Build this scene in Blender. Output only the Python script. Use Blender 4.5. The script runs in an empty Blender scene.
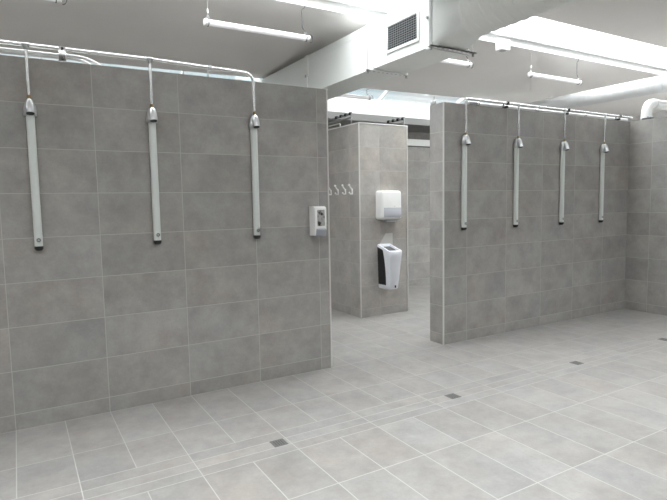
import bpy, bmesh, math, random
from mathutils import Vector, Matrix
random.seed(4)
scn = bpy.context.scene
C = scn.collection

# ------------------------------------------------------------------ camera
F, PIT, YAW, ROLL = 533.886, 5.15097, 30.67901, -1.00386
CAM = Vector((-2.41854, -4.15045, 1.51669))
y, a, r = map(math.radians, (YAW, PIT, ROLL))
fw = Vector((math.sin(y)*math.cos(a), math.cos(y)*math.cos(a), -math.sin(a)))
rt = Vector((math.cos(y), -math.sin(y), 0)); up = rt.cross(fw)
r2 = rt*math.cos(r) + up*math.sin(r); u2 = -rt*math.sin(r) + up*math.cos(r)
M = Matrix(((r2.x, u2.x, -fw.x), (r2.y, u2.y, -fw.y), (r2.z, u2.z, -fw.z))).to_4x4()
M.translation = CAM
cd = bpy.data.cameras.new('camera'); cam = bpy.data.objects.new('camera', cd); C.objects.link(cam)
cam.matrix_world = M
cd.sensor_fit = 'HORIZONTAL'; cd.sensor_width = 36; cd.lens = F*36/667
cd.clip_start = .05; cd.clip_end = 200
scn.camera = cam

# ------------------------------------------------------------------ light and exposure
scn.view_settings.view_transform = 'Standard'; scn.view_settings.look = 'None'
scn.view_settings.gamma = 1; scn.view_settings.use_curve_mapping = False
scn.view_settings.exposure = 0.08
w = bpy.data.worlds.new('sky'); scn.world = w; w.use_nodes = True
nt = w.node_tree; nt.nodes.clear()
tc = nt.nodes.new('ShaderNodeTexCoord')
no = nt.nodes.new('ShaderNodeTexNoise'); no.inputs['Scale'].default_value = 5; no.inputs['Detail'].default_value = 5
rp = nt.nodes.new('ShaderNodeValToRGB')
rp.color_ramp.elements[0].position = .42; rp.color_ramp.elements[0].color = (.70, .88, .96, 1)
rp.color_ramp.elements[1].position = .60; rp.color_ramp.elements[1].color = (1, 1, 1, 1)
bg = nt.nodes.new('ShaderNodeBackground'); bg.inputs['Strength'].default_value = 1.5
wo = nt.nodes.new('ShaderNodeOutputWorld')
nt.links.new(tc.outputs['Generated'], no.inputs['Vector']); nt.links.new(no.outputs['Fac'], rp.inputs['Fac'])
nt.links.new(rp.outputs['Color'], bg.inputs['Color']); nt.links.new(bg.outputs[0], wo.inputs['Surface'])

def sun(name, energy, rot, ang, col):
    d = bpy.data.lights.new(name, 'SUN'); d.energy = energy; d.angle = math.radians(ang); d.color = col
    o = bpy.data.objects.new(name, d); C.objects.link(o); o.rotation_euler = [math.radians(v) for v in rot]
sun('overcast_sun', 30.0, (20, 0, 0), 130, (1.0, .985, .965))

# ------------------------------------------------------------------ node helper
class NG:
    def __init__(s, name):
        s.m = bpy.data.materials.new(name); s.m.use_nodes = True; s.t = s.m.node_tree
        s.b = s.t.nodes['Principled BSDF']
    def n(s, typ, **k):
        o = s.t.nodes.new(typ)
        for a_, v in k.items(): setattr(o, a_, v)
        return o
    def set(s, sock, v):
        if hasattr(v, 'is_linked') or isinstance(v, bpy.types.NodeSocket): s.t.links.new(v, sock)
        else: sock.default_value = v
    def f(s, op, a_, b_=None, c_=None, clamp=False):
        o = s.n('ShaderNodeMath', operation=op, use_clamp=clamp)
        s.set(o.inputs[0], a_)
        if b_ is not None: s.set(o.inputs[1], b_)
        if c_ is not None: s.set(o.inputs[2], c_)
        return o.outputs[0]
    def mix(s, fac, c1, c2, blend='MIX'):
        o = s.n('ShaderNodeMix', data_type='RGBA', blend_type=blend)
        s.set(o.inputs[0], fac); s.set(o.inputs[6], c1); s.set(o.inputs[7], c2)
        return o.outputs[2]

def plain(name, col, rough=.5, metal=0, emit=0, noise=0, nscale=6, bump=0, spec=None):
    g = NG(name); b = g.b
    b.inputs['Base Color'].default_value = (*col, 1); b.inputs['Roughness'].default_value = rough
    b.inputs['Metallic'].default_value = metal
    if spec is not None: b.inputs['Specular IOR Level'].default_value = spec
    if emit:
        b.inputs['Emission Color'].default_value = (*col, 1); b.inputs['Emission Strength'].default_value = emit
    tx = g.n('ShaderNodeTexCoord'); q = g.n('ShaderNodeTexNoise'); q.inputs['Scale'].default_value = nscale
    q.inputs['Detail'].default_value = 5
    g.t.links.new(tx.outputs['Object'], q.inputs['Vector'])
    nz = noise if noise else .04
    k = g.f('MULTIPLY_ADD', q.outputs['Fac'], 2*nz, 1-nz)
    cc = g.n('ShaderNodeCombineColor')
    for i in range(3): g.set(cc.inputs[i], g.f('MULTIPLY', k, col[i]))
    g.set(b.inputs['Base Color'], cc.outputs[0])
    if bump:
        bp = g.n('ShaderNodeBump'); bp.inputs['Strength'].default_value = bump; bp.inputs['Distance'].default_value = .003
        g.set(bp.inputs['Height'], q.outputs['Fac']); g.set(b.inputs['Normal'], bp.outputs['Normal'])
    return g.m

def concrete(g, pos, idv, base, grout, gmask, rough, tone=.065, warm=0.0):
    """concrete-look porcelain: cloudy mottling different in every tile, pale grout"""
    off = g.n('ShaderNodeVectorMath', operation='MULTIPLY_ADD')
    g.set(off.inputs[0], idv); off.inputs[1].default_value = (7.3, 5.1, 3.7); g.set(off.inputs[2], pos)
    n1 = g.n('ShaderNodeTexNoise'); n1.inputs['Scale'].default_value = 4.2; n1.inputs['Detail'].default_value = 8; n1.inputs['Roughness'].default_value = .72
    n2 = g.n('ShaderNodeTexNoise'); n2.inputs['Scale'].default_value = 60; n2.inputs['Detail'].default_value = 3
    g.set(n1.inputs['Vector'], off.outputs[0]); g.set(n2.inputs['Vector'], off.outputs[0])
    wn = g.n('ShaderNodeTexWhiteNoise', noise_dimensions='3D'); g.set(wn.inputs['Vector'], idv)
    k = g.f('MULTIPLY_ADD', n1.outputs['Fac'], 1.0, .5)
    k = g.f('MULTIPLY', k, g.f('MULTIPLY_ADD', n2.outputs['Fac'], .16, .92))
    k = g.f('MULTIPLY', k, g.f('MULTIPLY_ADD', wn.outputs['Value'], 2*tone, 1-tone))
    wn2 = g.n('ShaderNodeTexNoise'); wn2.inputs['Scale'].default_value = 1.7; wn2.inputs['Detail'].default_value = 2
    g.set(wn2.inputs['Vector'], off.outputs[0])
    tint = g.mix(g.f('MULTIPLY_ADD', wn2.outputs['Fac'], 2.4, -.7, clamp=True), (*base, 1), (base[0]*1.05, base[1]*.99, base[2]*.94, 1))
    col = g.n('ShaderNodeVectorMath', operation='SCALE'); g.set(col.inputs[0], tint); g.set(col.inputs['Scale'], k)
    fin = g.mix(gmask, col.outputs[0], (*grout, 1))
    g.set(g.b.inputs['Base Color'], fin)
    g.set(g.b.inputs['Roughness'], g.f('MULTIPLY_ADD', gmask, .3, rough))
    bp = g.n('ShaderNodeBump'); bp.inputs['Strength'].default_value = .35; bp.inputs['Distance'].default_value = .0015
    g.set(bp.inputs['Height'], g.f('SUBTRACT', g.f('MULTIPLY', n2.outputs['Fac'], .25), gmask))
    g.set(g.b.inputs['Normal'], bp.outputs['Normal'])

WALLC = (.312, .307, .300); GROUTW = (.47, .46, .44)
def wall_tile(name, offx=.1027, offy=0., base=WALLC, grout=GROUTW, rough=.42):
    g = NG(name); ge = g.n('ShaderNodeNewGeometry')
    sp = g.n('ShaderNodeSeparateXYZ'); g.set(sp.inputs[0], ge.outputs['Position'])
    sn = g.n('ShaderNodeSeparateXYZ'); g.set(sn.inputs[0], ge.outputs['True Normal'])
    isx = g.f('GREATER_THAN', g.f('ABSOLUTE', sn.outputs[0]), .5)
    ux = g.f('DIVIDE', g.f('ADD', sp.outputs[0], offx+60), .6); uy = g.f('DIVIDE', g.f('ADD', sp.outputs[1], offy+60), .6)
    u = g.f('ADD', g.f('MULTIPLY', ux, g.f('SUBTRACT', 1, isx)), g.f('MULTIPLY', uy, isx))
    v = g.f('DIVIDE', g.f('SUBTRACT', sp.outputs[2], .109-3), .3)
    fu, fv = g.f('FRACT', u), g.f('FRACT', v)
    du = g.f('MULTIPLY', g.f('MINIMUM', fu, g.f('SUBTRACT', 1, fu)), .6)
    dv = g.f('MULTIPLY', g.f('MINIMUM', fv, g.f('SUBTRACT', 1, fv)), .3)
    d = g.f('MINIMUM', du, dv)
    isz = g.f('LESS_THAN', g.f('ABSOLUTE', sn.outputs[2]), .5)
    gm = g.f('MULTIPLY', g.f('SUBTRACT', 1, g.f('DIVIDE', g.f('SUBTRACT', d, .0012), .0016, clamp=True)), isz)
    cid = g.n('ShaderNodeCombineXYZ'); g.set(cid.inputs[0], g.f('FLOOR', u)); g.set(cid.inputs[1], g.f('FLOOR', v)); g.set(cid.inputs[2], isx)
    concrete(g, ge.outputs['Position'], cid.outputs[0], base, grout, gm, rough)
    return g.m

FLOORC = (.268, .2645, .260)
def floor_tile():
    g = NG('floor_porcelain'); ge = g.n('ShaderNodeNewGeometry')
    sp = g.n('ShaderNodeSeparateXYZ'); g.set(sp.inputs[0], ge.outputs['Position'])
    X, Y = sp.outputs[0], sp.outputs[1]
    lines = [-6.44, -5.86, -5.28, -4.69, -4.11, -3.52, -2.935, -2.345, -1.775, -1.30, -1.205, -1.11, -.998, -.612, -.012, .588, 1.188, 1.788, 2.388, 2.988, 3.588, 4.188, 4.788, 5.388]
    row = 0.; dy = 9.
    for L in lines:
        row = g.f('ADD', g.f('GREATER_THAN', Y, L), row)
        dy = g.f('MINIMUM', g.f('ABSOLUTE', g.f('SUBTRACT', Y, L)), dy)
    strip = g.f('MULTIPLY', g.f('GREATER_THAN', Y, -1.30), g.f('LESS_THAN', Y, -.998))
    # joints every 0.3 m; in the narrow drain strips only every 0.6 m
    p1 = g.f('DIVIDE', g.f('ADD', X, 60.1027), .3); p2 = g.f('DIVIDE', g.f('ADD', X, 60.4027), .6)
    f1 = g.f('FRACT', p1); f2 = g.f('FRACT', p2)
    d1 = g.f('MULTIPLY', g.f('MINIMUM', f1, g.f('SUBTRACT', 1, f1)), .3)
    d2 = g.f('MULTIPLY', g.f('MINIMUM', f2, g.f('SUBTRACT', 1, f2)), .6)
    inv = g.f('SUBTRACT', 1, strip)
    dx = g.f('ADD', g.f('MULTIPLY', d1, inv), g.f('MULTIPLY', d2, strip))
    ix = g.f('ADD', g.f('MULTIPLY', g.f('FLOOR', p1), inv), g.f('MULTIPLY', g.f('FLOOR', p2), strip))
    d = g.f('MINIMUM', dx, dy)
    gm = g.f('SUBTRACT', 1, g.f('DIVIDE', g.f('SUBTRACT', d, .0016), .002, clamp=True))
    cid = g.n('ShaderNodeCombineXYZ'); g.set(cid.inputs[0], ix); g.set(cid.inputs[1], row)
    concrete(g, ge.outputs['Position'], cid.outputs[0], FLOORC, (.45, .44, .425), gm, .36, tone=.055)
    return g.m

m_wall = wall_tile('wall_porcelain'); m_wall_c = wall_tile('wall_porcelain_column', offy=-.02, base=(.375, .365, .35))
m_wall_r = wall_tile('wall_porcelain_return', offx=.25, offy=.3)
m_floor = floor_tile()
m_ceil = plain('ceiling_board', (.80, .775, .755), .8, noise=.05, nscale=1.5)
m_beam = plain('grey_beam', (.23, .225, .22), .6)
m_white = plain('white_paint', (.82, .82, .81), .45)
m_upst = plain('skylight_upstand', (.86, .86, .85), .5)
m_trim = plain('tile_edge_trim', (.66, .65, .63), .35, metal=.2)
m_duct = plain('painted_duct', (.79, .81, .795), .38, noise=.04, nscale=3)
m_spiral = plain('spiral_duct_steel', (.83, .84, .82), .42, metal=.0, noise=.06, nscale=3)
m_pvc = plain('white_pvc', (.74, .75, .75), .3)
m_chrome = plain('chrome', (.78, .79, .80), .16, metal=1)
m_satin = plain('satin_chrome', (.60, .61, .62), .28, metal=.9)
m_alu = plain('silver_anodised_column', (.72, .75, .73), .34, metal=.15, noise=.03)
m_steelp = plain('stainless_pipe', (.74, .75, .75), .25, metal=.75)
m_brass = plain('brass', (.36, .25, .13), .3, metal=1)
m_black = plain('black_plastic', (.012, .012, .013), .35)
m_dark = plain('dark_grey_plastic', (.05, .052, .055), .4)
m_plas = plain('white_plastic', (.80, .80, .79), .28)
m_plas2 = plain('light_grey_plastic', (.42, .43, .46), .3)
m_smoke = plain('smoked_window', (.50, .51, .56), .2)
m_bin = plain('white_bin_plastic', (.74, .75, .80), .3)
m_lever = plain('grey_push_bar', (.30, .31, .35), .35)
m_drain = plain('stainless_drain', (.13, .13, .125), .55, metal=.1)
m_hole = plain('drain_hole', (.03, .03, .03), .7)
m_tube = plain('opal_diffuser', (.92, .91, .94), .3, emit=.15)
m_grey = plain('grey_metal', (.38, .39, .39), .4, metal=.5)
m_rail = plain('grey_track', (.40, .40, .40), .5)
m_plate = plain('brushed_backplate', (.62, .61, .59), .4, metal=.3)

def glass_mat(name, tint):
    g = NG(name); t = g.t; t.nodes.remove(g.b)
    tr = g.n('ShaderNodeBsdfTransparent'); tr.inputs[0].default_value = (*tint, 1)
    gl = g.n('ShaderNodeBsdfGlossy'); gl.inputs['Roughness'].default_value = .05
    fr = g.n('ShaderNodeFresnel'); fr.inputs[0].default_value = 1.3
    mx = g.n('ShaderNodeMixShader'); out = [n for n in t.nodes if n.type == 'OUTPUT_MATERIAL'][0]
    g.set(mx.inputs[0], g.f('MULTIPLY', fr.outputs[0], .5)); t.links.new(tr.outputs[0], mx.inputs[1]); t.links.new(gl.outputs[0], mx.inputs[2])
    t.links.new(mx.outputs[0], out.inputs[0]); return g.m
m_glass = glass_mat('skylight_glass', (.95, .97, .98)); m_tint = glass_mat('tinted_skylight_glass', (.80, .82, .825))

# paper picture / product window of the soap dispenser
def window_art():
    g = NG('dispenser_window_print'); tx = g.n('ShaderNodeTexCoord')
    q = g.n('ShaderNodeTexNoise'); q.inputs['Scale'].default_value = 28; q.inputs['Detail'].default_value = 3
    g.t.links.new(tx.outputs['Object'], q.inputs['Vector'])
    rr = g.n('ShaderNodeValToRGB'); e = rr.color_ramp.elements
    e[0].position = .36; e[0].color = (.04, .04, .04, 1); e[1].position = .52; e[1].color = (.40, .39, .38, 1)
    g.t.links.new(q.outputs['Fac'], rr.inputs['Fac']); g.set(g.b.inputs['Base Color'], rr.outputs['Color'])
    g.b.inputs['Roughness'].default_value = .2
    return g.m
m_art = window_art()

# ------------------------------------------------------------------ mesh helpers
def box(bm, x0, x1, y0, y1, z0, z1, bev=0, seg=2):
    vs = [bm.verts.new((x, y_, z)) for z in (z0, z1) for y_ in (y0, y1) for x in (x0, x1)]
    fs = [bm.faces.new([vs[i] for i in q]) for q in ((0, 2, 3, 1), (4, 5, 7, 6), (0, 1, 5, 4), (2, 6, 7, 3), (0, 4, 6, 2), (1, 3, 7, 5))]
    if bev:
        es = list({e for f in fs for e in f.edges})
        bmesh.ops.bevel(bm, geom=es, offset=bev, segments=seg, profile=.5, affect='EDGES')
def loft(bm, rings, cap=True, closed=False):
    R = [[bm.verts.new(p) for p in ring] for ring in rings]
    n = len(R[0]); m = len(R)
    for i in range(m if closed else m-1):
        A, B = R[i], R[(i+1) % m]
        for j in range(n): bm.faces.new((A[j], A[(j+1) % n], B[(j+1) % n], B[j]))
    if cap and not closed:
        bm.faces.new(R[0][::-1]); bm.faces.new(R[-1])
def sweep(bm, pts, rad, seg=12, cap=True):
    pts = [Vector(p) for p in pts]; rings = []
    t = (pts[1]-pts[0]).normalized()
    nrm = t.orthogonal().normalized()
    for i, p in enumerate(pts):
        if i == 0: t2 = (pts[1]-p).normalized()
        elif i == len(pts)-1: t2 = (p-pts[i-1]).normalized()
        else: t2 = ((pts[i+1]-p).normalized()+(p-pts[i-1]).normalized()).normalized()
        nrm = (nrm-t2*nrm.dot(t2)).normalized(); b = t2.cross(nrm)
        rr = rad[i] if isinstance(rad, (list, tuple)) else rad
        rings.append([p+(nrm*math.cos(k*2*math.pi/seg)+b*math.sin(k*2*math.pi/seg))*rr for k in range(seg)])
    loft(bm, rings, cap)
def cyl(bm, p0, p1, r_, seg=16): sweep(bm, [p0, p1], r_, seg)
def fillet(pts, rad, n=8):
    pts = [Vector(p) for p in pts]; out = [pts[0]]
    for i in range(1, len(pts)-1):
        a_, b_, c_ = pts[i-1], pts[i], pts[i+1]
        d1 = (a_-b_).normalized(); d2 = (c_-b_).normalized()
        p, q = b_+d1*rad, b_+d2*rad
        for k in range(n+1):
            t = k/n; out.append(p*(1-t)**2+b_*2*t*(1-t)+q*t*t)
    out.append(pts[-1]); return out
def torus(bm, c, axis, R_, r_, n=20, seg=8, arc=2*math.pi):
    c = Vector(c); ax = Vector(axis).normalized(); u = ax.orthogonal().normalized(); v = ax.cross(u)
    rings = []
    full = abs(arc-2*math.pi) < 1e-4
    for i in range(n if full else n+1):
        t = arc*i/n; d = u*math.cos(t)+v*math.sin(t)
        rings.append([c+d*(R_+r_*math.cos(s*2*math.pi/seg))+ax*r_*math.sin(s*2*math.pi/seg) for s in range(seg)])
    loft(bm, rings, cap=not full, closed=full)
def obj(name, fn, mat, parent=None, smooth=True, loc=None):
    bm = bmesh.new(); fn(bm)
    bmesh.ops.recalc_face_normals(bm, faces=bm.faces)
    me = bpy.data.meshes.new(name)
    if smooth:
        for f in bm.faces: f.smooth = True
        for e in bm.edges:
            if len(e.link_faces) == 2 and e.calc_face_angle(0) > math.radians(38): e.smooth = False
    bm.to_mesh(me); bm.free(); me.materials.append(mat)
    o = bpy.data.objects.new(name, me); C.objects.link(o)
    if parent: o.parent = parent
    if loc: o.location = loc
    return o
def thing(name, label, cat, loc, group=None):
    o = bpy.data.objects.new(name, None); C.objects.link(o); o.location = loc; o.empty_display_size = .1
    o['label'] = label; o['category'] = cat
    if group: o['group'] = group
    return o
def tag(o, label, cat, group=None):
    o['label'] = label; o['category'] = cat
    if group: o['group'] = group
    return o
def struct(name, fn, mat, label=None, parent=None, smooth=False):
    o = obj(name, fn, mat, parent, smooth)
    if not parent:
        o['kind'] = 'structure'
        if label: o['label'] = label
    return o
def copy_tree(src, parent=None):
    c = src.copy(); C.objects.link(c); c.parent = parent
    for ch in [k for k in src.children]: copy_tree(ch, c)
    return c
B = lambda *a_, **k: (lambda bm: box(bm, *a_, **k))

# ------------------------------------------------------------------ the room
H = 2.503
XL, XR, YF, YB = -7.5, 11.0, -7.0, 6.0
struct('floor', B(XL, XR, YF, YB+.2, -.12, 0), m_floor)
struct('wall_left', B(XL, 0, 0, .2, 0, H), m_wall)
struct('wall_centre', B(1.368, 4.63, 0, .2116, 0, H), m_wall)
struct('wall_right', B(4.63, 4.80, YF, .2116, 0, H), m_wall_r)
struct('wall_column', B(1.383, 2.156, 1.579, 3.0, 0, H), m_wall_c)
struct('wall_light_block', B(-.40, -.25, .2, 4.6, 0, H), m_wall)  # unseen partition added to keep light off the column's left face
struct('wall_back', B(2.5, 8.0, 3.26, 3.42, 0, 2.45), m_wall)
struct('wall_rear', B(XL, XR, YB, YB+.2, 0, 3.15), m_wall)
struct('wall_outer_left', B(XL-.2, XL, YF, YB+.2, 0, 4.4), m_wall)
struct('wall_outer_right', B(XR, XR+.2, YF, YB+.2, 0, 4.4), m_white)
struct('wall_front', B(XL, XR, YF-.2, YF, 0, 4.4), m_wall)
# lintel band capping the back partition, and a dark strip painted in for the shadow line below it
struct('trim_1', B(2.48, 8.02, 3.235, 3.44, 2.47, 2.58), m_white)
struct('trim_2', B(2.5, 8.0, 3.29, 3.40, 2.45, 2.47), m_dark)
# grey beam edging the low rear ceiling, white upstand above
struct('trim_3', B(XL, XR, 5.03, 5.07, 3.148, 3.285), m_beam)
struct('trim_4', B(XL, XR, 5.04, 5.10, 3.285, 3.54), m_upst)
# metal tile trims on outer corners
def vtrim(x, y_, z1=H): return lambda bm: box(bm, x-.006, x+.006, y_-.006, y_+.006, 0, z1)
struct('trim_5', vtrim(0, 0), m_trim); struct('trim_6', vtrim(1.368, 0), m_trim)
struct('trim_7', vtrim(1.383, 1.579), m_trim)
struct('trim_8', vtrim(2.156, 1.579), m_trim)
def toptrim(bm):
    box(bm, 1.375, 2.164, 1.571, 1.587, H, H+.012); box(bm, 1.375, 1.391, 1.587, 3.0, H, H+.012)
struct('trim_9', toptrim, m_white)

# ceiling: saw-tooth boards, high edge at the rail, low edge at the next skylight
def panel(y0, z0, y1, z1, t=.16, x1=XR, x0=XL):
    def fn(bm):
        sec = [(y0, z0), (y1, z1), (y1, z1+t), (y0, z0+t)]
        loft(bm, [[(x, p[0], p[1]) for p in sec] for x in (x0, x1)])
    return fn
def skew(y_, x): return y_ + .11 - .055*x      # the second skylight edge runs slightly out of square
def panel_a(bm):
    loft(bm, [[(x, 1.30, 3.70), (x, skew(3.88, x), 3.50), (x, skew(3.88, x), 3.66), (x, 1.30, 3.86)] for x in (XL, XR)])
struct('ceiling', panel_a, m_ceil)
# low ceiling over the rear of the room, and the closed part left and right of the second skylight
struct('ceiling', B(XL, XR, 5.06, YB+.2, 3.15, 3.27), m_beam)
SX0, SX1 = -6.0, 8.0
struct('ceiling', B(XL, SX0, 3.6, 5.06, 3.52, 3.66), m_ceil)
struct('ceiling', B(SX1, XR, 3.4, 5.06, 3.52, 3.66), m_ceil)
XW = -6.2
XE = 8.2                                            # beyond this, unseen roof glazing is added to brighten the right side
struct('ceiling', panel(-2.44, 3.70, -.10, 3.50, x1=XE, x0=XW), m_ceil)
struct('ceiling', panel(YF, 3.74, -3.75, 3.50, x1=XE), m_ceil)
struct('trim_24', B(XW-.06, XW, -2.41, -.1, 3.5, 4.3), m_upst)
struct('trim_23', B(XE, XE+.06, YF, -.1, 3.5, 4.3), m_upst)
# white skylight upstands
struct('trim_10', B(XL, XR, 1.294, 1.36, 3.80, 4.14), m_upst)
struct('trim_11', B(XW, XR, -.16, -.096, 3.655, 4.30), m_upst)
struct('trim_12', B(XW, XE, -2.446, -2.38, 3.80, 4.14), m_upst)
struct('trim_13', B(XL, XE, -3.81, -3.746, 3.655, 4.30), m_upst)
def up14(bm):
    loft(bm, [[(x, skew(3.82, x), 3.655), (x, skew(3.884, x), 3.655), (x, skew(3.884, x), 4.30), (x, skew(3.82, x), 4.30)] for x in (SX0, SX1)])
struct('trim_14', up14, m_upst)
struct('trim_19', B(SX0-.06, SX0, 3.6, 5.1, 3.52, 4.3), m_upst)
struct('trim_20', B(SX1, SX1+.06, 3.4, 5.1, 3.52, 4.3), m_upst)
struct('trim_21', B(XL, XR, 1.235, 1.30, 3.80, 3.825), m_upst)  # ledge added to shade the grey strip just below
# white fascia with grey steel above it at the high edges
struct('trim_15', B(XL, XR, 1.262, 1.30, 3.685, 3.735), m_white)
struct('trim_17', B(XL, XR, 1.285, 1.36, 3.735, 3.80), m_rail)

def skylight(n, ya, za, yb, zb, XL=XL, XR=XR):
    def fr(bm):
        for x0 in [XL + i*2.05 for i in range(10) if XL + i*2.05 < XR]:
            dz = (zb-za)/(yb-ya)
            loft(bm, [[(x0-.012, ya, za), (x0+.012, ya, za), (x0+.012, ya, za+.05), (x0-.012, ya, za+.05)],
                      [(x0-.012, yb, zb), (x0+.012, yb, zb), (x0+.012, yb, zb+.05), (x0-.012, yb, zb+.05)]])
        box(bm, XL, XR, ya-.02, ya+.02, za-.01, za+.05); box(bm, XL, XR, yb-.02, yb+.02, zb-.01, zb+.05)
    o = struct('window_%d' % n, fr, m_white)
    def gl(bm):
        loft(bm, [[(x, ya, za+.045), (x, yb, zb+.045), (x, yb, zb+.053), (x, ya, za+.053)] for x in (XL, XR)])
    struct('glass_pane', gl, m_tint if n == 2 else m_glass, parent=o)
skylight(1, -.13, 4.30, 1.33, 4.14)
skylight(2, 3.45, 4.34, 5.07, 3.54, SX0-.06, SX1+.06)
skylight(3, -3.78, 4.30, -2.41, 4.14, XL, XE)
skylight(5, -2.41, 4.20, -.10, 4.26, XL, XW)  # unseen skylight added to bounce more light onto the left ceiling
skylight(4, YF, 4.20, -.10, 4.24, XE+.06, XR)  # unseen skylight added to light the right wall top and far ceiling

# ------------------------------------------------------------------ ventilation duct with grille
DX0, DX1, DZ0, DZ1 = 1.10, 1.56, 2.985, 3.485
YA, YBx = .85, -.10
dt = thing('ventilation_duct', 'large pale grey air duct with side grille, crossing over the wall opening', 'duct', (0, 0, 0))
obj('duct_section', B(DX0, DX1, YA+.02, 4.98, DZ0, DZ1-.0), m_duct, dt)
obj('grille_section', B(DX0-.004, DX1+.004, YBx+.02, YA-.02, DZ0-.004, DZ1+.004), m_duct, dt)
def flange(y_, e=.022, t=.03):
    def fn(bm):
        box(bm, DX0-e, DX1+e, y_-t/2, y_+t/2, DZ0-e, DZ1+e)
    return fn
obj('flange', flange(YA), m_duct, dt); f2 = obj('flange', flange(YBx, .028, .05), m_duct, dt)
def side_strap(bm):
    box(bm, DX0-.012, DX0+.002, 2.36, 2.43, 3.22, DZ1+.01, bev=.003)
    box(bm, DX0-.012, DX0+.002, 2.385, 2.405, DZ0-.004, 3.22)
st = obj('seam_strap', side_strap, m_white, dt)
obj('bracket', B(DX0-.03, DX0-.01, 2.375, 2.415, 3.20, 3.235, bev=.003), m_grey, st)
def corner_bolts(bm):
    cyl(bm, (DX0-.045, YBx, 3.25), (DX0-.02, YBx, 3.25), .014, 10)
obj('flange_bolt', corner_bolts, m_grey, f2)
# cross-shaped edge stiffener line along left section (slip joint)
obj('seam', B(DX0-.003, DX0, .9, 3.4, DZ1-.08, DZ1-.072), m_duct, dt)
# grille: frame and dark louvre mesh
gy0, gy1, gz0, gz1 = .045, .585, 3.075, 3.375
gx = DX0-.004
def gframe(bm):
    t = .03
    box(bm, gx-.014, gx, gy0, gy1, gz0, gz0+t, bev=.003); box(bm, gx-.014, gx, gy0, gy1, gz1-t, gz1, bev=.003)
    box(bm, gx-.014, gx, gy0, gy0+t, gz0+t, gz1-t, bev=.003); box(bm, gx-.014, gx, gy1-t, gy1, gz0+t, gz1-t, bev=.003)
gf = obj('grille_frame', gframe, m_white, dt)
obj('grille_back', B(gx-.002, gx, gy0+.02, gy1-.02, gz0+.02, gz1-.02), m_black, gf)
def louvres(bm):
    n = 11
    for i in range(n):
        z = gz0+.035+(gz1-gz0-.07)*i/(n-1)
        loft(bm, [[(gx-.012, y_, z-.004), (gx-.010, y_, z-.005), (gx-.002, y_, z+.004), (gx-.004, y_, z+.005)] for y_ in (gy0+.03, gy1-.03)])
    for i in range(13):
        y_ = gy0+.05+(gy1-gy0-.10)*i/12
        box(bm, gx-.009, gx-.003, y_-.0018, y_+.0018, gz0+.03, gz1-.03)
obj('grille_louvres', louvres, plain('grille_bars', (.20, .21, .22), .4), gf)
# square-to-round transition and spiral duct
RC = Vector((1.335, 0, 3.232)); RR = .212
def sq2rd(bm):
    n = 48; rings = []
    for k in range(7):
        t = k/6; y_ = YBx-.025-(.33)*t; ring = []
        for j in range(n):
            an = 2*math.pi*(j+.5)/n; c_, s_ = math.cos(an), math.sin(an); mm = max(abs(c_), abs(s_))
            sx = (DX0+DX1)/2+c_/mm*(DX1-DX0)/2; sz = (DZ0+DZ1)/2+s_/mm*(DZ1-DZ0)/2
            rx, rz = RC.x+c_*RR, RC.z+s_*RR
            ring.append((sx*(1-t)+rx*t, y_, sz*(1-t)+rz*t))
        rings.append(ring)
    loft(bm, rings)
obj('transition', sq2rd, m_duct, dt)
def spiral(cx, cz, R_, y0, y1, pitch=.11, amp=.004, n=40):
    def fn(bm):
        m_ = int(abs(y1-y0)/pitch*8); rings = []
        for i in range(m_+1):
            y_ = y0+(y1-y0)*i/m_; ring = []
            for j in range(n):
                th = 2*math.pi*j/n; ph = (y_/pitch+j/n) % 1.0
                rr = R_+(amp if ph < .125 else 0)
                ring.append((cx+rr*math.cos(th), y_, cz+rr*math.sin(th)))
            rings.append(ring)
        loft(bm, rings)
    return fn
obj('spiral_duct', spiral(RC.x, RC.z, RR, -.44, YF+.0, amp=.006), m_spiral, dt)

rd = thing('round_duct', 'white round spiral air duct running above the right-hand partition', 'duct', (5.7, 0, 3.125))
m_round = plain('round_duct_white', (.66, .67, .68), .4)
obj('spiral_duct', spiral(0, 0, .119, 5.02, YF, .09, .003), m_round, rd)
for y_ in (.15, 3.2): obj('coupling_band', lambda bm: cyl(bm, (0, y_-.03, 0), (0, y_+.03, 0), .124, 40), m_round, rd)

vp = thing('vent_pipe', 'white vent pipe bending horizontally above the right return wall', 'pipe', (5.10, .05, 0))
obj('pipe', lambda bm: sweep(bm, fillet([(0, 0, 0), (0, 0, 2.79), (5.6, 0, 2.79)], .16, 10), .066, 24), m_pvc, vp)
obj('collar', lambda bm: cyl(bm, (0, 0, 2.57), (0, 0, 2.63), .071, 24), m_pvc, vp)
obj('collar', lambda bm: cyl(bm, (.16, 0, 2.79), (.20, 0, 2.79), .071, 24), m_pvc, vp)

def hanger(y_, zc, label, xa=DX0-.04, xb=DX1+.05, y_tab=None):
    h = thing('duct_hanger', label, 'hanger', (0, y_, zc), 'trapeze hangers carrying the air duct')
    yy = y_
    top = (3.70+(1.3-yy)*(-.2/2.58) if yy > 1.3 else (4.30 if yy > .13 else 3.5+(.13-yy)*.0778))
    if .1 < yy < 1.3: top = 4.30-(yy-.10)*.13+.0
    for x in (xa, xb):
        obj('rod', lambda bm: cyl(bm, (x, 0, -.03), (x, 0, top-zc), .006, 8), m_satin, h)
        obj('nut', lambda bm: cyl(bm, (x, 0, -.035), (x, 0, -.005), .014, 6), m_grey, h)
    def chan(bm):
        x0, x1 = xa-.03, xb+.03
        box(bm, x0, x1, -.02, .02, -.006, .006-.002); box(bm, x0, x1, -.02, -.017, -.006, .022*0+.004)
    ch = obj('channel', chan, m_white, h)
    for i in range(9):
        x = xa+.03+(xb-xa-.06)*i/8
        obj('slot', lambda bm: box(bm, x-.012, x+.012, -.008, .008, -.0075, -.005), m_grey, ch)
    return h
hanger(.90, DZ0-.010, 'thin trapeze hanger rod and slotted channel under the duct left of the grille')
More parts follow.
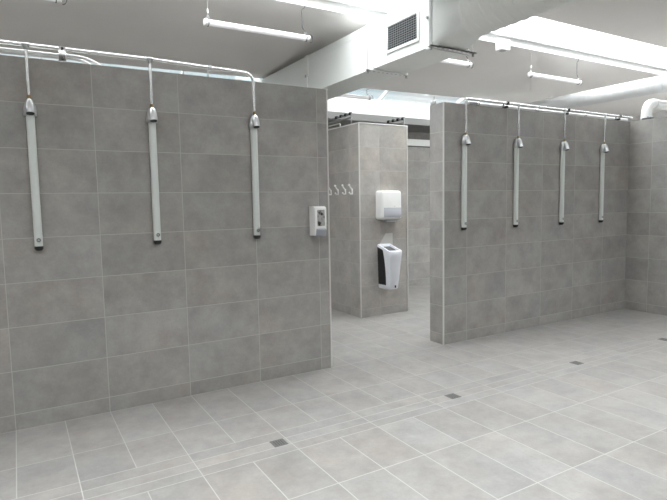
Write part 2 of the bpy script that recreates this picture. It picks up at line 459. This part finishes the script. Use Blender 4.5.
hanger(-.16, 2.972, 'trapeze hanger under the duct where it turns from square to round')

# small white box under the skylight edge
det = thing('ceiling_speaker', 'small white box hanging from the skylight edge, right of the big duct', 'speaker', (3.54, 1.19, 3.565))
obj('housing', B(-.09, .09, -.06, .06, 0, .145, bev=.012), m_white, det)
obj('bracket', B(-.02, .02, .02, .076, .145, .18), m_grey, det)
obj('lens', lambda bm: cyl(bm, (0, 0, -.004), (0, 0, .006), .045, 20), m_plas2, det)
sn = thing('ceiling_sensor', 'tiny white round fitting on the ceiling above the far end of the right shower wall', 'sensor', (6.88, 2.96, 3.571))
obj('sensor_body', lambda bm: sweep(bm, [(0, 0, 0), (0, 0, -.02), (0, 0, -.05), (0, 0, -.058)], [.05, .05, .03, .012], 16), m_white, sn)

# ------------------------------------------------------------------ pendant tube lights
def make_lamp(label, x1, y_, z, top, L=1.2):
    t = thing('tube_light', label, 'lamp', (x1-L/2, y_, z), 'suspended tube lights')
    R_ = .031
    obj('diffuser', lambda bm: sweep(bm, [(-L/2+.02, 0, 0), (L/2-.02, 0, 0)], R_, 20), m_tube, t)
    for s in (-1, 1):
        obj('end_cap', lambda bm: sweep(bm, [(s*(L/2-.03), 0, 0), (s*(L/2-.005), 0, 0), (s*L/2, 0, 0)], [R_+.003, R_+.003, R_*.7], 20), m_white, t)
        c = obj('clamp', lambda bm: torus(bm, (s*(L/2-.045), 0, 0), (1, 0, 0), R_+.005, .004), m_dark, t)
        obj('eye', lambda bm: torus(bm, (s*(L/2-.045), 0, R_+.02), (0, 1, 0), .013, .0035, 14, 6), m_satin, c)
    obj('suspension_wire', lambda bm: cyl(bm, (-L/2+.045, 0, R_+.03), (-L/2+.045, 0, top-z), .0022, 6), m_satin, t)
    obj('wire_gripper', lambda bm: cyl(bm, (-L/2+.045, 0, R_+.06), (-L/2+.045, 0, R_+.10), .008, 8), m_white, t)
    hh = top-z
    pts = fillet([(L/2-.045, 0, R_+.03), (L/2-.085, 0, hh*.30), (L/2-.09, 0, hh*.85), (L/2-.05, 0, hh*.93), (L/2-.05, 0, hh)], .015, 4)
    obj('power_cable', lambda bm: sweep(bm, pts, .0042, 6), m_dark, t)
    loop = [(L/2+.005+.045*math.sin(q_)*.8, -.004, .045*math.cos(q_)) for q_ in [i*math.pi/10 for i in range(11)]]
    obj('cable_loop', lambda bm: sweep(bm, loop, .0045, 6), m_dark, t)
    return t
make_lamp('suspended tube light of which only the right end shows, top left corner', -1.95, 1.28, 3.345, 3.686)
make_lamp('suspended white tube light nearest the camera, above the three-shower wall', .52, 1.25, 3.335, 3.686)
make_lamp('suspended tube light with its left end hidden behind the big duct', 3.02, 1.28, 3.34, 3.686)
make_lamp('suspended tube light fully seen above the four-shower wall', 5.40, 1.28, 3.335, 3.686)
make_lamp('farthest tube light, hung low under the big duct against the blue skylight', 3.14, 3.82, 3.34, 3.505)

# ------------------------------------------------------------------ wall showers
def make_shower(label, x, zb, top, group):
    t = thing('shower_column', label, 'shower', (x, 0, zb), group)
    hz = (2.125 if zb > 1.21 else 2.078)-zb                                    # hood base above the column foot
    def prof(hw, dep, z, back=-.008, n=10):
        ring = [(hw, back, z), (hw, -dep*.55, z)]
        ring += [(hw*math.cos(q_), -dep*.55-dep*.45*math.sin(q_), z) for q_ in [math.pi*k/n for k in range(1, n)]]
        ring += [(-hw, -dep*.55, z), (-hw, back, z)]
        return ring
    obj('column', lambda bm: loft(bm, [prof(.0255, .045, .028), prof(.0255, .045, hz+.02)]), m_alu, t)
    obj('end_cap', lambda bm: loft(bm, [prof(.018, .036, 0), prof(.026, .046, .010), prof(.0275, .049, .016), prof(.0275, .049, .030)]), m_black, t)
    def ring_(bm):
        cyl(bm, (0, -.040, .072), (0, -.050, .072), .0165, 20)
    pb = obj('push_button', ring_, m_satin, t)
    def mark(bm):
        torus(bm, (0, -.0505, .072), (0, 1, 0), .010, .0018, 18, 6)
    obj('button_ring', mark, m_dark, pb)
    hood = lambda bm: loft(bm, [prof(.040, .052, hz-.004), prof(.041, .054, hz+.008), prof(.040, .056, hz+.03), prof(.034, .054, hz+.062), prof(.024, .048, hz+.088), prof(.015, .040, hz+.102)])
    obj('hood', hood, m_satin, t)
    # bullet spout bulging out of the hood, pointing down and outward
    p0, p1 = Vector((0, -.046, hz+.102)), Vector((0, -.076, hz+.004))
    d = (p1-p0)
    noz = obj('nozzle', lambda bm: sweep(bm, [p0+d*k for k in (0, .12, .3, .55, .8, 1)], [.012, .021, .026, .029, .029, .028], 20), m_satin, t)
    obj('nozzle_opening', lambda bm: cyl(bm, p1-d*.01, p1+d*.02, .0245, 20), m_black, noz)
    obj('brass_fitting', lambda bm: sweep(bm, [(0, -.040, hz+.098), (0, -.040, hz+.108), (0, -.040, hz+.109), (0, -.040, hz+.128)], [.010, .010, .0125, .0125], 8), m_brass, t)
    obj('riser_pipe', lambda bm: cyl(bm, (0, -.040, hz+.12), (0, -.040, top-zb), .0105, 12), m_steelp, t)
    return t
gL, gR = 'wall showers on the left wall', 'wall showers on the right wall'
make_shower('silver wall shower, leftmost of three on the left tiled wall', -2.293, 1.222, 2.565, gL)
make_shower('silver wall shower, middle of three on the left tiled wall', -1.508, 1.222, 2.565, gL)
make_shower('silver wall shower under the pipe bend, nearest the soap dispenser', -.703, 1.222, 2.47, gL)
make_shower('silver wall shower, leftmost of four on the right tiled wall', 1.635, 1.195, 2.54, gR)
make_shower('silver wall shower, second from left of four on right tiled wall', 2.428, 1.195, 2.54, gR)
make_shower('silver wall shower, third from left of four on right tiled wall', 3.232, 1.195, 2.54, gR)
make_shower('silver wall shower, rightmost of four, nearest the room corner', 4.018, 1.195, 2.54, gR)

# ------------------------------------------------------------------ supply pipes
PZ, PY = 2.55, -.040
sp_ = thing('supply_pipe', 'long thin shiny water pipe along the top of the left shower wall', 'pipe', (-.705, 0, H))
o0 = Vector((-.705, 0, H))
L = lambda *p: [Vector(q) - o0 for q in p]
obj('pipe', lambda bm: sweep(bm, fillet(L((-7.4, PY, 2.578), (-1.5, PY, 2.574), (-.703, PY, 2.553), (-.703, PY, 2.46)), .085, 10), .0115, 12), m_steelp, sp_)
for x in (-2.293, -1.508):
    tz = 2.574
    obj('tee_fitting', lambda bm: (sweep(bm, L((x-.022, PY, tz), (x+.022, PY, tz)), .0145, 10), sweep(bm, L((x, PY, tz-.03), (x, PY, tz)), .0135, 10)), m_grey, sp_)
def clipfn(x, z):
    def fn(bm):
        box(bm, *[v for pr in ((x-.012-o0.x, x+.012-o0.x), (PY-.018, PY+.018), (z-.018-o0.z, z+.018-o0.z)) for v in pr], bev=.003)
        box(bm, x-.006-o0.x, x+.006-o0.x, PY+.01, .02, z-.006-o0.z, z+.004-o0.z)
        box(bm, x-.006-o0.x, x+.006-o0.x, .008, .02, -.0, z+.004-o0.z)
    return fn
for x in (-1.06, -4.0): obj('pipe_clip', clipfn(x, 2.563 if x > -2 else 2.575), m_satin, sp_)

tp = thing('insulated_pipe', 'thicker pale pipe ending in a clamp above the left wall', 'pipe', (-2.08, 0, H))
o1 = Vector((-2.08, 0, H)); L1 = lambda *p: [Vector(q) - o1 for q in p]
obj('pipe', lambda bm: sweep(bm, L1((-7.4, -.022, 2.529), (-2.08, -.022, 2.529)), .017, 14), m_pvc, tp)
for dx, dz in ((0, 0), (.07, .014)):
    pts = fillet(L1((-2.10, -.022, 2.529+dz), (-1.98+dx*.6, -.022, 2.523+dz), (-1.90+dx, .07, 2.521), (-1.86+dx, .19, 2.515)), .05, 6)
    obj('hose_tail', lambda bm: sweep(bm, pts, .0105, 10), m_pvc, tp)
def clampf(bm):
    # U-shaped saddle around both pipes
    box(bm, -.022, .022, -.052, -.042, -.012, .085, bev=.003); box(bm, -.022, .022, -.002, .008, 0, .085, bev=.003)
    box(bm, -.022, .022, -.050, .006, .078, .088, bev=.002); box(bm, -.022, .022, -.060, -.04, -.022, -.012, bev=.003)
cl = obj('clamp', clampf, m_chrome, tp)
for z in (.072, .004): obj('bolt', lambda bm: cyl(bm, (0, -.062, z), (0, -.050, z), .009, 6), m_dark, cl)

rp_ = thing('supply_pipe', 'shiny upper water pipe along the top of the four-shower wall', 'pipe', (1.618, 0, H))
o2 = Vector((1.618, 0, H)); L2 = lambda *p: [Vector(q) - o2 for q in p]
obj('pipe', lambda bm: sweep(bm, fillet(L2((1.635, PY, 2.50), (1.635, PY, PZ), (4.60, PY, PZ-.004)), .03, 6), .0135, 12), m_steelp, rp_)
for x in (2.428, 3.232, 4.018):
    obj('tee_fitting', lambda bm: (sweep(bm, L2((x-.022, PY, PZ-.002), (x+.022, PY, PZ-.002)), .0165, 10), sweep(bm, L2((x, PY, PZ-.03), (x, PY, PZ)), .0135, 10)), m_satin, rp_)
lp = thing('supply_pipe', 'white lower water pipe lying on top of the four-shower wall', 'pipe', (1.72, 0, H))
o3 = Vector((1.72, 0, H)); L3 = lambda *p: [Vector(q) - o3 for q in p]
obj('pipe', lambda bm: sweep(bm, L3((1.72, .03, H+.020), (4.60, .03, H+.020)), .0195, 12), m_pvc, lp)
obj('coupling', lambda bm: cyl(bm, (.02, .03, .023), (.14, .03, .023), .0225, 14), m_plas2, lp)
for x in (1.86, 2.25, 2.8, 3.3, 3.7, 4.33):
    obj('coupling', lambda bm: sweep(bm, L3((x-.025, .03, H+.0225), (x+.025, .03, H+.0225)), .0222, 12), m_steelp, lp)
for x in (2.25, 3.29, 4.34):
    cp = obj('pipe_clip', lambda bm: (box(bm, x-.014-o3.x, x+.014-o3.x, PY-.02, PY+.018, PZ-.020-H, PZ+.018-H, bev=.004),
         box(bm, x-.006-o3.x, x+.006-o3.x, PY+.01, .03, .036, .044)), m_black, lp)
    obj('pipe_clip', lambda bm: box(bm, x+.004-o3.x, x+.032-o3.x, PY+.012, .012, .0, .026, bev=.004), m_black, lp)

kn = thing('pipe_bracket', 'small round white bracket on the top left corner of the four-shower wall', 'bracket', (1.378, .17, H))
obj('knob', lambda bm: sweep(bm, [(0, -.03, .022), (0, -.022, .022), (0, .022, .022), (0, .03, .022)], [.012, .021, .021, .012], 14), m_pvc, kn)
obj('stem', lambda bm: cyl(bm, (.012, 0, .03), (.012, 0, .085), .004, 8), m_grey, kn)
obj('screw', lambda bm: cyl(bm, (.024, 0, .0), (.024, 0, .028), .009, 8), m_dark, kn)
bk = thing('pipe_clamp', 'small dark clamp on top of the right return wall below the vent pipe', 'clamp', (4.70, -.19, H))
obj('body', B(-.04, .04, -.06, .06, 0, .028, bev=.005), m_dark, bk)
obj('bolt', lambda bm: cyl(bm, (0, 0, .026), (0, 0, .045), .01, 6), m_grey, bk)

# pipe runs standing on the tiled column
def rack(x, y0, y1, z, label):
    t = thing('pipe_rack', label, 'pipe', (x, (y0+y1)/2, H), 'pipe racks on top of the tiled column')
    ym = (y1-y0)/2
    for dz in (0, -.045):
        obj('pipe', lambda bm: cyl(bm, (0, -ym, z-H+dz), (0, ym+.25, z-H+dz), .010, 10), m_grey, t)
    for k in range(4):
        yy = -ym+.03+(2*ym-.06)*k/3
        obj('pipe_clip', lambda bm: box(bm, -.017, .017, yy-.02, yy+.02, z-H-.012, z-H+.026, bev=.004), m_black, t)
    obj('clip_post', lambda bm: cyl(bm, (0, -ym+.01, 0), (0, -ym+.01, z-H), .008, 8), m_grey, t)
rack(1.50, 1.92, 2.34, 2.675, 'grey pipes with four black clips above the column corner near the hooks')
rack(2.13, 1.60, 1.98, 2.605, 'grey pipes with four black clips above the column over the towel dispenser')
wp = thing('white_pipe', 'white pipe running along the top left edge of the tiled column', 'pipe', (1.41, 2.07, H+.012))
obj('pipe', lambda bm: sweep(bm, fillet([(0, 0, 0), (0, 0, .05), (0, .9, .05)], .02, 4), .008, 10), m_white, wp)
obj('pipe_foot', lambda bm: cyl(bm, (0, .88, 0), (0, .88, .05), .008, 10), m_white, wp)

# ------------------------------------------------------------------ coat hooks
def make_hook(label, y_, z):
    t = thing('coat_hook', label, 'hook', (1.383, y_, z), 'coat hooks on the left face of the column')
    obj('backplate', B(-.005, 0, -.011, .011, .0, .075, bev=.002), m_white, t)
    arm = fillet([(-.003, 0, .012), (-.008, 0, .065), (-.030, 0, .085), (-.050, 0, .118)], .02, 5)
    obj('arm', lambda bm: sweep(bm, arm, .009, 10), m_white, t)
    obj('tip', lambda bm: bmesh.ops.create_uvsphere(bm, u_segments=12, v_segments=8, radius=.0155, matrix=Matrix.Translation((-.052, 0, .122))), m_white, t)
    lo = fillet([(-.003, 0, .010), (-.034, 0, .004), (-.047, 0, .020)], .012, 5)
    pr = obj('lower_prong', lambda bm: sweep(bm, lo, .008, 10), m_white, t)
    obj('tip', lambda bm: bmesh.ops.create_uvsphere(bm, u_segments=12, v_segments=8, radius=.012, matrix=Matrix.Translation((-.048, 0, .022))), m_white, pr)
for y_, l in ((1.745, 'white double coat hook nearest the front edge of the tiled column'),
              (1.910, 'white double coat hook, second from the column edge'),
              (2.098, 'white double coat hook, third from the column edge'),
              (2.286, 'white double coat hook half hidden behind the left wall end')):
    make_hook(l, y_, 1.610)

# ------------------------------------------------------------------ soap dispenser
sd = thing('soap_dispenser', 'white wall soap dispenser with a dark window near the end of the left wall', 'dispenser', (-.135, 0, 1.225))
sp_body = lambda bm: loft(bm, [[(-.062, 0, z0), (.062, 0, z0), (.062, -.03, z0), (.058, -d_, z0), (.050, -d_-.006, z0), (-.050, -d_-.006, z0), (-.058, -d_, z0), (-.062, -.03, z0)]
        for z0, d_ in ((.0, .060), (.008, .078), (.055, .088), (.12, .092), (.225, .092), (.245, .085), (.252, .070))])
obj('body', sp_body, m_plas, sd)
obj('window', B(-.036, .036, -.1015, -.096, .085, .225, bev=.002), m_art, sd)
obj('push_bar', lambda bm: loft(bm, [[(-.045, -.08, z0), (.045, -.08, z0), (.045, -d_, z0), (.034, -d_-.008, z0), (-.034, -d_-.008, z0), (-.045, -d_, z0)]
        for z0, d_ in ((-.004, .094), (.012, .104), (.052, .108), (.062, .098))]), m_lever, sd)
obj('lid', B(-.063, .063, -.055, -.0, .2495, .2555, bev=.0015), m_plas, sd)

# ------------------------------------------------------------------ towel dispenser and bin on the column
FY = 1.579
td = thing('towel_dispenser', 'white paper towel dispenser with grey lower window on the tiled column', 'dispenser', (1.800, FY, 1.275))
def rrect(hw, y0, dep, z0, z1, rad, taper=0):
    """front-facing rounded shell lofted from the wall outwards"""
    def ring(y_, inset):
        out = []; w_, a0, a1 = hw-inset, z0+inset, z1-inset; R_ = max(rad-inset*.3, .004)
        for cx, cz, s in ((w_-R_, a1-R_, 0), (-w_+R_, a1-R_, 90), (-w_+R_, a0+R_, 180), (w_-R_, a0+R_, 270)):
            for k in range(7):
                q_ = math.radians(s+15*k); out.append((cx+R_*math.cos(q_), y_, cz+R_*math.sin(q_)))
        return out
    return lambda bm: loft(bm, [ring(y0, 0), ring(-dep*.72, .0), ring(-dep*.88, .006+taper), ring(-dep*.97, .016+taper), ring(-dep, .030+taper)])
obj('housing', rrect(.166, 0, .13, 0, .375, .035), m_plas, td)
def towel_win(bm):
    box(bm, -.128, .150, -.1325, -.128, .030, .148, bev=.003)
obj('window', towel_win, m_smoke, td)
obj('window_lip', B(-.13, .153, -.134, -.126, .146, .152, bev=.001), m_plas2, td)
obj('outlet', B(-.075, .11, -.115, -.03, -.022, .004, bev=.004), m_plas2, td)
obj('paper_towel', B(-.06, .095, -.095, -.05, -.030, -.018, bev=.003), m_white, td)
obj('key_lock', lambda bm: cyl(bm, (.045, -.131, .17), (.045, -.127, .17), .006, 10), m_plas2, td)

bn = thing('waste_bin', 'white wall-mounted waste bin with open rim and black side panel', 'bin', (1.748, FY, .372))
obj('backplate', lambda bm: loft(bm, [[(x, y_, z) for x, z in ((-.07, .45), (.152, .45), (.152, .715), (.035, .715), (-.07, .565))] for y_ in (-.001, -.007)]), m_plate, bn)
BH = .55
def bin_sec(t):
    dep = .235+.045*t**.8; hb = .102-.014*(1-t); hf = .064+.040*t
    P = [(-hb, -.008), (-hb, -dep*.30), (-hb, -dep*.62), (-hf-.006, -dep*.90), (-hf+.004, -dep*.975), (-hf+.022, -dep),
         (hf-.022, -dep), (hf-.004, -dep*.975), (hf+.006, -dep*.90), (hb, -dep*.62), (hb, -dep*.30), (hb, -.008)]
    return P
def ztop(y_): return BH - .02 + .30*(y_+.14)          # rim leans forward: back edge higher
def bin_body(bm):
    outer = []
    for t in (0, .03, .12, .3, .5, .7, .88, 1):
        q = .94 if t == 0 else 1
        outer.append([(x*q, y_*q, t*ztop(y_)) for x, y_ in bin_sec(t)])
    cy = -.135
    def inset(sx, dz): return [(x*sx, cy+(y_-cy)*sx, ztop(cy+(y_-cy)*sx)+dz) for x, y_ in bin_sec(1)]
    loft(bm, outer+[inset(.97, .010), inset(.80, .012), inset(.72, -.004), inset(.70, -.20)])
obj('bin_body', bin_body, m_bin, bn)
def mouth_shade(bm):
    cy = -.135
    loft(bm, [[(x*.71, cy+(y_-cy)*.71, ztop(cy+(y_-cy)*.71)+dz) for x, y_ in bin_sec(1)] for dz in (-.016, -.012)])
obj('mouth_shade', mouth_shade, m_dark, bn)  # dark slab across the bin mouth, standing in for the shaded inside
def side_panel(bm):
    fr = [(-.172+.035*(k/10)**2*1.2-.01*math.sin(math.pi*k/10), .055+.455*k/10) for k in range(11)]
    pts = [(-.010, .055)] + fr + [(-.09, .525), (-.010, .545)]
    def xs(z): return -(.100-.014*(1-min(z/BH, 1)))
    loft(bm, [[(xs(z)+dx, y_, z) for y_, z in pts] for dx in (-.0025, .012)])
obj('side_panel', side_panel, m_black, bn)
obj('latch', B(.0, .018, -.252, -.243, .022, .055, bev=.002), m_black, bn)

# ------------------------------------------------------------------ floor drains
def make_drain(label, x):
    t = thing('floor_drain', label, 'drain', (x, -1.157, 0), 'floor drains in the tiled channel')
    s = .046
    def fr(bm):
        box(bm, -s, s, -s, -s+.008, .0, .002); box(bm, -s, s, s-.008, s, .0, .002)
        box(bm, -s, -s+.008, -s+.008, s-.008, .0, .002); box(bm, s-.008, s, -s+.008, s-.008, .0, .002)
    f = obj('frame', fr, m_drain, t, smooth=False)
    obj('sump', B(-s+.006, s-.006, -s+.006, s-.006, .0, .0006), m_hole, t, smooth=False)
    def gr(bm):
        n = 5
        for i in range(n):
            c_ = -s+.014+(2*s-.028)*i/(n-1)
            box(bm, c_-.0045, c_+.0045, -s+.008, s-.008, .0008, .0018); box(bm, -s+.008, s-.008, c_-.003, c_+.003, .0008, .0017)
    obj('grate', gr, m_drain, t, smooth=False)
make_drain('small square floor drain nearest the camera, below the three-shower wall', -1.07)
make_drain('small square floor drain in front of the wall opening', .41)
make_drain('small square floor drain in front of the second shower of the right wall', 1.94)
make_drain('small square floor drain at the right picture edge', 3.42)
